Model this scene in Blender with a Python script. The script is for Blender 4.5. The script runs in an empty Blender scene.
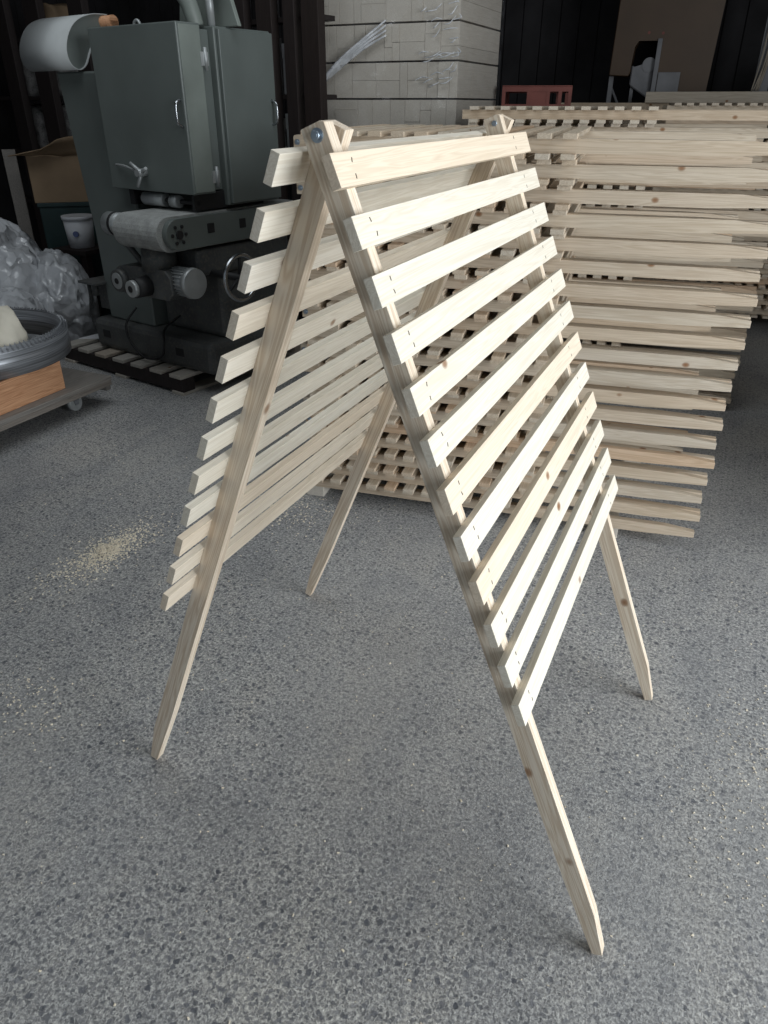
import bpy, bmesh, math, random
from mathutils import Vector, Matrix, noise
random.seed(7)
S = bpy.context.scene
C = S.collection
R = math.radians

# ------------------------------------------------------------------ camera
CAM = Vector((0.5524, -0.9891, 1.5426))
YAW, PITCH, ROLL, FPX = 0.4278, -0.5064, 0.0021, 735.16
cd = bpy.data.cameras.new('camera'); cam = bpy.data.objects.new('camera', cd); C.objects.link(cam)
fw = Vector((-math.sin(YAW)*math.cos(PITCH), math.cos(YAW)*math.cos(PITCH), math.sin(PITCH)))
rt0 = Vector((math.cos(YAW), math.sin(YAW), 0)); up0 = rt0.cross(fw)
cr, sr = math.cos(ROLL), math.sin(ROLL)
rt = cr*rt0 + sr*up0; up = -sr*rt0 + cr*up0
cm = Matrix((rt, up, -fw)).transposed().to_4x4(); cm.translation = CAM
cam.matrix_world = cm
cd.sensor_fit = 'VERTICAL'; cd.sensor_height = 32.0; cd.sensor_width = 24.0
cd.lens = 32.0*FPX/1024.0; cd.clip_start = 0.02; cd.clip_end = 100
S.camera = cam

# ------------------------------------------------------------------ light
w = bpy.data.worlds.new('world'); S.world = w; w.use_nodes = True
bg = w.node_tree.nodes['Background']
bg.inputs[0].default_value = (0.80, 0.90, 1.0, 1); bg.inputs[1].default_value = 0.21

def area(name, loc, target, sx, sy, power, col):
    l = bpy.data.lights.new(name, 'AREA'); l.shape = 'RECTANGLE'; l.size = sx; l.size_y = sy
    l.energy = power; l.color = col
    o = bpy.data.objects.new(name, l); C.objects.link(o); o.location = loc
    o.rotation_euler = (Vector(target)-Vector(loc)).to_track_quat('-Z', 'Y').to_euler()
    return o
area('doorway_daylight', (3.9, -0.05, 1.65), (0.0, -0.05, 1.2), 3.4, 3.0, 250, (0.91, 0.96, 1.0))
area('overhead_fill', (-1.3, 1.4, 4.1), (-1.3, 1.4, 0), 4.4, 2.0, 54, (0.9, 0.96, 1.0))  # overhead fill lamp, added to brighten slat tops and the background

S.view_settings.view_transform = 'Standard'; S.view_settings.look = 'None'
S.view_settings.gamma = 1.0; S.view_settings.use_curve_mapping = False
S.view_settings.exposure = 0.0

# ------------------------------------------------------------------ helpers
def tag(o, label=None, cat=None, group=None, kind=None):
    if label: o['label'] = label
    if cat: o['category'] = cat
    if group: o['group'] = group
    if kind: o['kind'] = kind
    return o
def empty(name, loc, rz=0, label=None, cat=None, group=None):
    o = bpy.data.objects.new(name, None); C.objects.link(o)
    o.location = loc; o.rotation_euler = (0, 0, rz); o.empty_display_size = 0.1
    return tag(o, label, cat, group)
def link(name, me, parent=None, M=None):
    o = bpy.data.objects.new(name, me); C.objects.link(o)
    if parent: o.parent = parent
    if M is not None: o.matrix_local = M
    return o
def mesh(name, bm, mats, smooth=False):
    bmesh.ops.recalc_face_normals(bm, faces=bm.faces)
    me = bpy.data.meshes.new(name); bm.to_mesh(me); bm.free()
    for m in (mats if isinstance(mats, (list, tuple)) else [mats]): me.materials.append(m)
    if smooth:
        for p in me.polygons: p.use_smooth = True
    return me
def obj(name, bm, mats, parent=None, M=None, smooth=False):
    return link(name, mesh(name, bm, mats, smooth), parent, M)
def box(bm, x0, x1, y0, y1, z0, z1, mi=0, bev=0.0, M=None):
    vs = [bm.verts.new((x, y, z)) for x in (x0, x1) for y in (y0, y1) for z in (z0, z1)]
    fs = [(0,1,3,2),(4,6,7,5),(0,4,5,1),(2,3,7,6),(0,2,6,4),(1,5,7,3)]
    faces = []
    for f in fs:
        fc = bm.faces.new([vs[i] for i in f]); fc.material_index = mi; faces.append(fc)
    if bev > 0:
        es = list({e for f in faces for e in f.edges})
        r = bmesh.ops.bevel(bm, geom=es, offset=bev, segments=2, affect='EDGES', profile=0.5)
        for f in r['faces']: f.material_index = mi
        vs = list({v for f in r['faces'] for v in f.verts} | {v for v in vs if v.is_valid})
    if M is not None: bmesh.ops.transform(bm, matrix=M, verts=[v for v in vs if v.is_valid])
    return bm
def cyl(bm, p0, p1, r0, r1=None, seg=24, mi=0, caps=True):
    p0 = Vector(p0); p1 = Vector(p1); r1 = r0 if r1 is None else r1
    q = (p1-p0).to_track_quat('Z', 'Y')
    a = []; b = []
    for i in range(seg):
        t = 2*math.pi*i/seg; v = Vector((math.cos(t), math.sin(t), 0))
        a.append(bm.verts.new(p0 + q @ (v*r0))); b.append(bm.verts.new(p1 + q @ (v*r1)))
    for i in range(seg):
        j = (i+1) % seg; f = bm.faces.new((a[i], a[j], b[j], b[i])); f.smooth = True; f.material_index = mi
    if caps:
        bm.faces.new(a[::-1]).material_index = mi; bm.faces.new(b).material_index = mi
    return bm
def tube(bm, pts, r, seg=10, mi=0):
    pts = [Vector(p) for p in pts]; rings = []
    for i, p in enumerate(pts):
        d = (pts[min(i+1, len(pts)-1)] - pts[max(i-1, 0)]).normalized()
        q = d.to_track_quat('Z', 'Y'); rr = r[i] if isinstance(r, (list, tuple)) else r
        rings.append([bm.verts.new(p + q @ Vector((math.cos(2*math.pi*k/seg)*rr, math.sin(2*math.pi*k/seg)*rr, 0))) for k in range(seg)])
    for a, b in zip(rings, rings[1:]):
        best = min(range(seg), key=lambda s: sum((a[k].co-b[(k+s) % seg].co).length for k in range(0, seg, 3)))
        for k in range(seg):
            f = bm.faces.new((a[k], a[(k+1) % seg], b[(k+1+best) % seg], b[(k+best) % seg])); f.smooth = True; f.material_index = mi
    bm.faces.new(rings[0][::-1]).material_index = mi; bm.faces.new(rings[-1]).material_index = mi
    return bm
def smooth_path(pts, n=8):
    pts = [Vector(p) for p in pts]; out = []
    for i in range(len(pts)-1):
        p0 = pts[max(i-1, 0)]; p1 = pts[i]; p2 = pts[i+1]; p3 = pts[min(i+2, len(pts)-1)]
        for k in range(n):
            t = k/n
            out.append(0.5*((2*p1)+(p2-p0)*t+(2*p0-5*p1+4*p2-p3)*t*t+(3*p1-p0-3*p2+p3)*t**3))
    return out+[pts[-1]]
def prism(bm, prof, a0, a1, axis='X', mi=0, bev=0):
    # profile in the two other axes, extruded from a0 to a1 along axis
    def P(a, u, v): return {'X': (a, u, v), 'Y': (u, a, v), 'Z': (u, v, a)}[axis]
    A = [bm.verts.new(P(a0, *p)) for p in prof]; B = [bm.verts.new(P(a1, *p)) for p in prof]
    n = len(prof); fs = [bm.faces.new(A[::-1]), bm.faces.new(B)]
    for i in range(n): fs.append(bm.faces.new((A[i], A[(i+1) % n], B[(i+1) % n], B[i])))
    for f in fs: f.material_index = mi
    if bev: bmesh.ops.bevel(bm, geom=list({e for f in fs for e in f.edges}), offset=bev, segments=1, affect='EDGES')
    return bm
def torus(bm, c, axis, R0, r, seg=40, s2=10, mi=0):
    c = Vector(c); q = Vector(axis).to_track_quat('Z', 'Y'); rings = []
    for i in range(seg):
        t = 2*math.pi*i/seg; d = Vector((math.cos(t), math.sin(t), 0))
        rings.append([bm.verts.new(c + q @ (d*(R0+r*math.cos(2*math.pi*k/s2)) + Vector((0, 0, r*math.sin(2*math.pi*k/s2))))) for k in range(s2)])
    for i in range(seg):
        a = rings[i]; b = rings[(i+1) % seg]
        for k in range(s2):
            f = bm.faces.new((a[k], a[(k+1) % s2], b[(k+1) % s2], b[k])); f.smooth = True; f.material_index = mi
    return bm

# ------------------------------------------------------------------ materials
def mat(name):
    m = bpy.data.materials.new(name); m.use_nodes = True
    nt = m.node_tree; b = nt.nodes['Principled BSDF']
    return m, nt, b
def N(nt, t, **kw):
    n = nt.nodes.new(t)
    for k, v in kw.items(): setattr(n, k, v)
    return n
def ramp(nt, stops):
    r = N(nt, 'ShaderNodeValToRGB'); e = r.color_ramp.elements
    e[0].position, e[0].color = stops[0][0], (*stops[0][1], 1)
    e[1].position, e[1].color = stops[-1][0], (*stops[-1][1], 1)
    for p, c in stops[1:-1]:
        x = e.new(p); x.color = (*c, 1)
    return r
def mixc(nt, a, b, fac, mode='MIX'):
    m = N(nt, 'ShaderNodeMix', data_type='RGBA', blend_type=mode)
    for s, v in ((0, fac), (6, a), (7, b)):
        if hasattr(v, 'is_linked') or hasattr(v, 'links'): nt.links.new(v, m.inputs[s])
        else: m.inputs[s].default_value = v if s == 0 else (*v, 1)
    return m.outputs[2]
def wood(name, axis='X', lo=(0.70, 0.63, 0.52), hi=(0.84, 0.785, 0.685), tints=None, knots=True, grain=0.4, rough=0.62, kr_=1.0):
    m, nt, b = mat(name); L = nt.links.new
    tc = N(nt, 'ShaderNodeTexCoord'); oi = N(nt, 'ShaderNodeObjectInfo')
    mul = N(nt, 'ShaderNodeVectorMath', operation='SCALE'); mul.inputs[0].default_value = (37.0, 23.0, 51.0); L(oi.outputs['Random'], mul.inputs['Scale'])
    add = N(nt, 'ShaderNodeVectorMath', operation='ADD'); L(tc.outputs['Object'], add.inputs[0]); L(mul.outputs[0], add.inputs[1])
    def mapped(along, across):
        mp = N(nt, 'ShaderNodeMapping'); sc = [across]*3; sc['XYZ'.index(axis)] = along
        mp.inputs['Scale'].default_value = sc; L(add.outputs[0], mp.inputs['Vector']); return mp
    # growth-ring lines
    mp = mapped(0.9, 26.0)
    n1 = N(nt, 'ShaderNodeTexNoise'); n1.inputs['Scale'].default_value = 1.6; n1.inputs['Detail'].default_value = 3; n1.inputs['Distortion'].default_value = 0.6
    L(mp.outputs[0], n1.inputs['Vector'])
    k = N(nt, 'ShaderNodeMath', operation='MULTIPLY'); k.inputs[1].default_value = 60; L(n1.outputs[0], k.inputs[0])
    sn = N(nt, 'ShaderNodeMath', operation='SINE'); L(k.outputs[0], sn.inputs[0])
    mr = N(nt, 'ShaderNodeMapRange'); mr.inputs[1].default_value = -1; L(sn.outputs[0], mr.inputs[0])
    mp2 = mapped(3.0, 90.0)
    n2 = N(nt, 'ShaderNodeTexNoise'); n2.inputs['Scale'].default_value = 1.5; n2.inputs['Detail'].default_value = 5; L(mp2.outputs[0], n2.inputs['Vector'])
    avg = N(nt, 'ShaderNodeMath', operation='MULTIPLY_ADD'); avg.inputs[1].default_value = grain; L(mr.outputs[0], avg.inputs[0])
    h = N(nt, 'ShaderNodeMath', operation='MULTIPLY'); h.inputs[1].default_value = 1-grain; L(n2.outputs[0], h.inputs[0]); L(h.outputs[0], avg.inputs[2])
    cr_ = ramp(nt, [(0.1, lo), (0.75, hi)]); L(avg.outputs[0], cr_.inputs[0])
    col = cr_.outputs[0]
    tr = ramp(nt, tints or [(0.0, (1.0, 1.0, 1.0)), (0.3, (1.0, 0.985, 0.95)), (0.55, (0.97, 0.98, 0.97)), (0.8, (1.0, 0.97, 0.93)), (1.0, (1.0, 0.91, 0.82))])
    L(oi.outputs['Random'], tr.inputs[0])
    col = mixc(nt, col, tr.outputs[0], 1.0, 'MULTIPLY')
    if knots:
        mk = mapped(6.5, 9.0)
        vo = N(nt, 'ShaderNodeTexVoronoi'); vo.inputs['Scale'].default_value = 1.0; L(mk.outputs[0], vo.inputs['Vector'])
        kr = ramp(nt, [(0.03*kr_, (1, 1, 1)), (0.065*kr_, (0.75, 0.75, 0.75)), (0.1*kr_, (0.0, 0.0, 0.0))]); L(vo.outputs['Distance'], kr.inputs[0])
        col = mixc(nt, col, (0.26, 0.13, 0.06), kr.outputs[0])
    L(col, b.inputs['Base Color']); b.inputs['Roughness'].default_value = rough
    b.inputs['Specular IOR Level'].default_value = 0.3
    bp = N(nt, 'ShaderNodeBump'); bp.inputs['Strength'].default_value = 0.12; bp.inputs['Distance'].default_value = 0.002
    L(avg.outputs[0], bp.inputs['Height']); L(bp.outputs[0], b.inputs['Normal'])
    return m
def paint(name, col, rough=0.5, metal=0.0, var=0.25, scale=6.0, bump=0.0, dust=None):
    m, nt, b = mat(name); L = nt.links.new
    tc = N(nt, 'ShaderNodeTexCoord'); n = N(nt, 'ShaderNodeTexNoise'); n.inputs['Scale'].default_value = scale; n.inputs['Detail'].default_value = 6
    L(tc.outputs['Object'], n.inputs['Vector'])
    r = ramp(nt, [(0.3, tuple(c*(1-var) for c in col)), (0.7, tuple(min(1, c*(1+var)) for c in col))]); L(n.outputs[0], r.inputs[0])
    out = r.outputs[0]
    if dust:
        n3 = N(nt, 'ShaderNodeTexNoise'); n3.inputs['Scale'].default_value = scale*9; n3.inputs['Detail'].default_value = 4; L(tc.outputs['Object'], n3.inputs['Vector'])
        r3 = ramp(nt, [(0.5, (0, 0, 0)), (0.72, (0.8, 0.8, 0.8))]); L(n3.outputs[0], r3.inputs[0])
        out = mixc(nt, out, dust, r3.outputs[0])
    L(out, b.inputs['Base Color']); b.inputs['Roughness'].default_value = rough; b.inputs['Metallic'].default_value = metal
    if bump:
        bp = N(nt, 'ShaderNodeBump'); bp.inputs['Strength'].default_value = bump; bp.inputs['Distance'].default_value = 0.01
        L(n.outputs[0], bp.inputs['Height']); L(bp.outputs[0], b.inputs['Normal'])
    return m
def floor_mat():
    m, nt, b = mat('exposed_aggregate_concrete'); L = nt.links.new
    g = N(nt, 'ShaderNodeNewGeometry')
    def nz(scale, detail=5, rough=0.6):
        n = N(nt, 'ShaderNodeTexNoise'); n.inputs['Scale'].default_value = scale; n.inputs['Detail'].default_value = detail; n.inputs['Roughness'].default_value = rough
        L(g.outputs['Position'], n.inputs['Vector']); return n.outputs[0]
    big = ramp(nt, [(0.3, (0.300, 0.300, 0.298)), (0.55, (0.365, 0.362, 0.352)), (0.75, (0.41, 0.402, 0.378))]); L(nz(1.1, 4), big.inputs[0])
    fine = ramp(nt, [(0.36, (0.6, 0.6, 0.61)), (0.5, (1.05, 1.05, 1.05)), (0.64, (1.75, 1.75, 1.72))]); L(nz(115, 3, 0.75), fine.inputs[0])
    wr = ramp(nt, [(0.36, (0.5, 0.5, 0.5)), (0.54, (1, 1, 1))]); L(nz(0.8, 3), wr.inputs[0])
    sm = ramp(nt, [(0.3, (0.82, 0.83, 0.85)), (0.5, (1.0, 1.0, 1.0)), (0.72, (1.08, 1.06, 1.03))])
    sn_ = N(nt, 'ShaderNodeTexNoise'); sn_.inputs['Scale'].default_value = 1.0; sn_.inputs['Detail'].default_value = 6; sn_.inputs['Distortion'].default_value = 0.8
    smp = N(nt, 'ShaderNodeMapping'); smp.inputs['Scale'].default_value = (5.0, 2.2, 1.0); smp.inputs['Rotation'].default_value = (0, 0, 0.5); L(g.outputs['Position'], smp.inputs['Vector']); L(smp.outputs[0], sn_.inputs['Vector']); L(sn_.outputs[0], sm.inputs[0])
    fm = mixc(nt, (1, 1, 1), fine.outputs[0], wr.outputs[0])
    col = mixc(nt, mixc(nt, big.outputs[0], sm.outputs[0], 1.0, 'MULTIPLY'), fm, 1.0, 'MULTIPLY')
    warp = N(nt, 'ShaderNodeTexNoise'); warp.inputs['Scale'].default_value = 70; L(g.outputs['Position'], warp.inputs['Vector'])
    wv = N(nt, 'ShaderNodeVectorMath', operation='SCALE'); wv.inputs['Scale'].default_value = 0.016; L(warp.outputs['Color'], wv.inputs[0])
    wp = N(nt, 'ShaderNodeVectorMath', operation='ADD'); L(g.outputs['Position'], wp.inputs[0]); L(wv.outputs[0], wp.inputs[1])
    hts = None
    for sc, r0, r1, dk, lt, amt, th in ((150, 0.28, 0.44, (0.10, 0.103, 0.11), (0.30, 0.30, 0.30), 0.7, 0.25), (80, 0.26, 0.40, (0.095, 0.10, 0.11), (0.27, 0.27, 0.275), 0.8, 0.35), (44, 0.20, 0.32, (0.075, 0.08, 0.095), (0.18, 0.185, 0.20), 0.85, 0.72)):
        v = N(nt, 'ShaderNodeTexVoronoi', voronoi_dimensions='2D'); v.inputs['Scale'].default_value = sc; L(wp.outputs[0], v.inputs['Vector'])
        rr = ramp(nt, [(r0, (1, 1, 1)), (r1, (0, 0, 0))]); L(v.outputs['Distance'], rr.inputs[0])
        sel = N(nt, 'ShaderNodeSeparateColor'); L(v.outputs['Color'], sel.inputs[0])
        gt = N(nt, 'ShaderNodeMath', operation='GREATER_THAN'); gt.inputs[1].default_value = th; L(sel.outputs[0], gt.inputs[0])
        f = N(nt, 'ShaderNodeMath', operation='MULTIPLY'); L(rr.outputs[0], f.inputs[0]); L(gt.outputs[0], f.inputs[1])
        f2 = N(nt, 'ShaderNodeMath', operation='MULTIPLY'); L(f.outputs[0], f2.inputs[0]); L(wr.outputs[0], f2.inputs[1])
        f3 = N(nt, 'ShaderNodeMath', operation='MULTIPLY'); f3.inputs[1].default_value = amt; L(f2.outputs[0], f3.inputs[0])
        tone = mixc(nt, dk, lt, sel.outputs[1])
        col = mixc(nt, col, tone, f3.outputs[0])
        if hts is None: hts = rr.outputs[0]
    sp = ramp(nt, [(0.62, (0, 0, 0)), (0.72, (0.8, 0.8, 0.8))]); L(nz(85, 2, 0.5), sp.inputs[0])
    col = mixc(nt, col, (0.5, 0.5, 0.49), sp.outputs[0])
    L(col, b.inputs['Base Color']); b.inputs['Roughness'].default_value = 0.75; b.inputs['Specular IOR Level'].default_value = 0.2
    n2 = N(nt, 'ShaderNodeMath', operation='MULTIPLY_ADD'); n2.inputs[1].default_value = -0.3
    L(hts, n2.inputs[0]); L(nz(150, 4, 0.7), n2.inputs[2])
    bp = N(nt, 'ShaderNodeBump'); bp.inputs['Strength'].default_value = 0.5; bp.inputs['Distance'].default_value = 0.003
    L(n2.outputs[0], bp.inputs['Height']); L(bp.outputs[0], b.inputs['Normal'])
    return m
M_floor = floor_mat()
M_pine = wood('pine', 'X')
M_pine_leg = wood('pine_legs', 'X', lo=(0.61, 0.475, 0.345), hi=(0.83, 0.735, 0.615), grain=0.45, kr_=1.15)
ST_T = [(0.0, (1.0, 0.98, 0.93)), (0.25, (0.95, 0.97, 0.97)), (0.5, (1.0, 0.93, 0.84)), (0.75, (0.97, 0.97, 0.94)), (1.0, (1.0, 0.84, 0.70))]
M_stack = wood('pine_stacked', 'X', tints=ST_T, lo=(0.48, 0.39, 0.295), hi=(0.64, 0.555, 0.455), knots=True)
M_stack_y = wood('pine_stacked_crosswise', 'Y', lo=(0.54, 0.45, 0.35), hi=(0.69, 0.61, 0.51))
M_grey_wood = wood('weathered_timber', 'Y', tints=[(0, (0.9, 0.9, 0.9)), (1, (1, 1, 1))], lo=(0.54, 0.49, 0.42), hi=(0.70, 0.65, 0.57), knots=False, grain=0.25)
M_pallet = wood('old_pallet_wood', 'Y', lo=(0.30, 0.28, 0.25), hi=(0.50, 0.47, 0.43), grain=0.3)
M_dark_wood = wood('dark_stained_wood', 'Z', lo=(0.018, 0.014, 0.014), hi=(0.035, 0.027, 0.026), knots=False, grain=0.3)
M_ply = wood('red_plywood', 'Y', lo=(0.42, 0.19, 0.09), hi=(0.68, 0.38, 0.22), knots=False, grain=0.4)
M_trolley = wood('grey_trolley_board', 'Y', lo=(0.13, 0.12, 0.11), hi=(0.26, 0.24, 0.22), knots=False, grain=0.3)
M_zinc = paint('zinc_plate', (0.34, 0.40, 0.46), 0.42, 0.9, 0.2)
M_staple = paint('dark_staple', (0.10, 0.075, 0.05), 0.6, 0.3, 0.1)  # dark brown of the staple marks themselves
M_green = paint('grey_green_machine_paint', (0.135, 0.155, 0.146), 0.42, 0, 0.14, 2.5)
M_green_l = paint('pale_grey_green_paint', (0.19, 0.215, 0.195), 0.5, 0, 0.15, 5)  # paler tone than the machine paint, also on the door edge
M_iron = paint('dark_cast_iron', (0.085, 0.09, 0.09), 0.5, 0.1, 0.25, 7, dust=(0.15, 0.14, 0.12))
M_belt = paint('pale_sanding_belt', (0.36, 0.37, 0.36), 0.85, 0, 0.2, 20, dust=(0.2, 0.2, 0.18))
M_cloth_belt = paint('pale_belt_cloth', (0.42, 0.44, 0.44), 0.8, 0, 0.1, 5)
M_grey_metal = paint('dull_grey_metal', (0.42, 0.44, 0.44), 0.45, 0.4, 0.2, 9)
M_black = paint('black_rubber', (0.015, 0.015, 0.016), 0.6, 0, 0.2)
M_chrome = paint('chrome', (0.45, 0.47, 0.49), 0.25, 1.0, 0.05)
def streaked_steel():
    m, nt, b = mat('bandsaw_steel'); L = nt.links.new
    tc = N(nt, 'ShaderNodeTexCoord'); mp = N(nt, 'ShaderNodeMapping'); mp.inputs['Scale'].default_value = (1.2, 1.2, 75); L(tc.outputs['Object'], mp.inputs['Vector'])
    n = N(nt, 'ShaderNodeTexNoise'); n.inputs['Scale'].default_value = 2.0; n.inputs['Detail'].default_value = 3; L(mp.outputs[0], n.inputs['Vector'])
    r = ramp(nt, [(0.35, (0.15, 0.155, 0.165)), (0.65, (0.42, 0.44, 0.47))]); L(n.outputs[0], r.inputs[0])
    L(r.outputs[0], b.inputs['Base Color']); b.inputs['Metallic'].default_value = 0.5; b.inputs['Roughness'].default_value = 0.36
    return m
M_steel = streaked_steel()
M_card = paint('cardboard', (0.30, 0.21, 0.13), 0.8, 0, 0.2, 4)
M_white = paint('white_plastic', (0.78, 0.79, 0.82), 0.5, 0, 0.08)
M_blue = paint('blue_print', (0.12, 0.15, 0.3), 0.5)
M_cloth = paint('cream_cloth', (0.66, 0.62, 0.52), 0.9, 0, 0.12, 5, bump=0.3)
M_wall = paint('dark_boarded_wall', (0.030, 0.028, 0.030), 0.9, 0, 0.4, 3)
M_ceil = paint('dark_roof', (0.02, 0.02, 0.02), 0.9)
M_post = paint('dark_steel_post', (0.022, 0.020, 0.021), 0.6, 0, 0.3, 4)
M_sack = paint('mottled_sack', (0.30, 0.29, 0.285), 0.9, 0, 0.5, 12, bump=0.8, dust=(0.03, 0.03, 0.03))
M_tan = paint('tan_machine_paint', (0.088, 0.052, 0.027), 0.5, 0, 0.15, 3)
M_grey_arm = paint('grey_machine_casting', (0.22, 0.22, 0.23), 0.5, 0, 0.2)
M_red = paint('red_oxide_steel', (0.22, 0.065, 0.05), 0.6, 0, 0.2)
M_tarp = paint('blue_tarpaulin', (0.05, 0.065, 0.14), 0.5, 0, 0.2)
M_rope = paint('frayed_rope', (0.35, 0.30, 0.24), 0.9)
M_chip = paint('sawdust_chips', (0.84, 0.75, 0.60), 0.9, 0, 0.2, 30)
M_teal = paint('dark_green_crate_plastic', (0.02, 0.045, 0.045), 0.5)
def film(name, trans, col, rough, bump, scales, warp=0.25):
    m, nt, b = mat(name); L = nt.links.new
    out = nt.nodes['Material Output']; tr = N(nt, 'ShaderNodeBsdfTransparent'); mx = N(nt, 'ShaderNodeMixShader')
    tc = N(nt, 'ShaderNodeTexCoord'); n = N(nt, 'ShaderNodeTexNoise'); n.inputs['Scale'].default_value = 3; n.inputs['Detail'].default_value = 3
    L(tc.outputs['Object'], n.inputs['Vector'])
    ws = N(nt, 'ShaderNodeVectorMath', operation='SCALE'); ws.inputs['Scale'].default_value = warp; L(n.outputs['Color'], ws.inputs[0])
    wa = N(nt, 'ShaderNodeVectorMath', operation='ADD'); L(tc.outputs['Object'], wa.inputs[0]); L(ws.outputs[0], wa.inputs[1])
    tot = None
    for sc in scales:                       # crumple: every Voronoi cell is a facet tilted its own way
        p = N(nt, 'ShaderNodeVectorMath', operation='SCALE'); p.inputs['Scale'].default_value = sc; L(wa.outputs[0], p.inputs[0])
        v = N(nt, 'ShaderNodeTexVoronoi'); v.inputs['Scale'].default_value = 1.0; L(p.outputs[0], v.inputs['Vector'])
        d = N(nt, 'ShaderNodeVectorMath', operation='SUBTRACT'); L(p.outputs[0], d.inputs[0]); L(v.outputs['Position'], d.inputs[1])
        c = N(nt, 'ShaderNodeVectorMath', operation='SUBTRACT'); L(v.outputs['Color'], c.inputs[0]); c.inputs[1].default_value = (0.5, 0.5, 0.5)
        dt = N(nt, 'ShaderNodeVectorMath', operation='DOT_PRODUCT'); L(d.outputs[0], dt.inputs[0]); L(c.outputs[0], dt.inputs[1])
        k = N(nt, 'ShaderNodeMath', operation='DIVIDE'); L(dt.outputs['Value'], k.inputs[0]); k.inputs[1].default_value = sc
        if tot is None: tot = k.outputs[0]
        else:
            a = N(nt, 'ShaderNodeMath', operation='ADD'); L(tot, a.inputs[0]); L(k.outputs[0], a.inputs[1]); tot = a.outputs[0]
    bp = N(nt, 'ShaderNodeBump'); bp.inputs['Strength'].default_value = 1.0; bp.inputs['Distance'].default_value = bump
    L(tot, bp.inputs['Height']); L(bp.outputs[0], b.inputs['Normal'])
    b.inputs['Base Color'].default_value = (*col, 1); b.inputs['Roughness'].default_value = rough
    b.inputs['Specular IOR Level'].default_value = 1.0
    mx.inputs[0].default_value = 1-trans
    L(tr.outputs[0], mx.inputs[1]); L(b.outputs[0], mx.inputs[2]); L(mx.outputs[0], out.inputs['Surface'])
    return m
M_wrap = film('stretch_film', 0.93, (0.5, 0.52, 0.55), 0.10, 1.2, (7, 19), 0.15)
M_fold = film('stretch_film_folds', 0.25, (0.88, 0.9, 0.93), 0.2, 0.5, (30,))
M_bag = film('crumpled_polythene', 0.26, (0.66, 0.68, 0.71), 0.16, 0.75, (4, 9), 0.35)

# ------------------------------------------------------------------ setting
def struct(name, bm, m):
    return tag(obj(name, bm, m), kind='structure')
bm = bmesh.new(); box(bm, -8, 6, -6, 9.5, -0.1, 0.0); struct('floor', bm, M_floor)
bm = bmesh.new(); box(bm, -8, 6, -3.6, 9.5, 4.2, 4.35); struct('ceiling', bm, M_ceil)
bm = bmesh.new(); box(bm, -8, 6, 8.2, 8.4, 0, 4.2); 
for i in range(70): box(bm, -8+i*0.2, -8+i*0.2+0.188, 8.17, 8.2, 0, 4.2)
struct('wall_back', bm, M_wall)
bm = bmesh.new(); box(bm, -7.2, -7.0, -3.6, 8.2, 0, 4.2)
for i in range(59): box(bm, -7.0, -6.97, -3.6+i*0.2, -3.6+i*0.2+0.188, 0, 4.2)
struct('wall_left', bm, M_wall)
# right wall: solid beside the stacks, with the big door opening beside the rack
bm = bmesh.new(); box(bm, 4.3, 4.5, 1.6, 8.2, 0, 4.2)
struct('wall_right', bm, M_wall)

# ------------------------------------------------------------------ drying racks
W_S, T_S, PITCH_S, S1, NS = 0.045, 0.0149, 0.0812, 0.0306, 12
T_L, NI, NO = 0.0261, -0.0225, 0.0163
def leg_mesh(ni, no):
    bm = bmesh.new()
    prof = [(-0.0155, ni), (-0.0155, no-0.006), (-0.012, no), (1.495, no), (1.6112, ni+0.70*(no-ni)), (1.6112, ni+0.14*(no-ni)), (1.40, ni)]
    prism(bm, prof, -T_L/2, T_L/2, 'Y', 0, 0.0008)
    return mesh('leg', bm, M_pine_leg)
def slat_mesh(name, length, seed, m, staples=True, t=T_S):
    # local x = length, y = width direction, z = outward
    bm = bmesh.new(); box(bm, 0, length, -W_S/2, W_S/2, -t/2, t/2, 0, 0.0007)
    rnd = random.Random(seed)
    if staples:
        for xe in (0.055, length-0.115):
            for yy in (-0.011, 0.010):
                x = xe+rnd.uniform(-0.004, 0.004); y = yy+rnd.uniform(-0.003, 0.003)
                a = rnd.uniform(-0.5, 0.5)
                box(bm, -0.0011, 0.0011, -0.0034, 0.0034, -0.0004, 0.0004, 1,
                    M=Matrix.Translation((x, y, t/2)) @ Matrix.Rotation(a, 4, 'Z'))
    return mesh(name, bm, [m, M_staple])
def bolt_mesh(span):
    bm = bmesh.new()
    for y, s in ((0, -1), (span, 1)):
        cyl(bm, (0, y, 0), (0, y+s*0.0016, 0), 0.0095, seg=20)
        cyl(bm, (0, y+s*0.0016, 0), (0, y+s*0.0075, 0), 0.0068, 0.0062, seg=6)
        cyl(bm, (0, y+s*0.0075, 0), (0, y+s*0.0085, 0), 0.004, seg=10)
    cyl(bm, (0, 0, 0), (0, span, 0), 0.0035, seg=8)
    return mesh('pivot_bolt', bm, M_zinc)
LEG = leg_mesh(NI, NO)
LS = 0.9848
SLATS = [slat_mesh('slat', LS, k, M_pine) for k in range(4)]
def frame(s, y, n, o):
    M = Matrix((s, y, n)).transposed().to_4x4(); M.translation = o; return M
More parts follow.
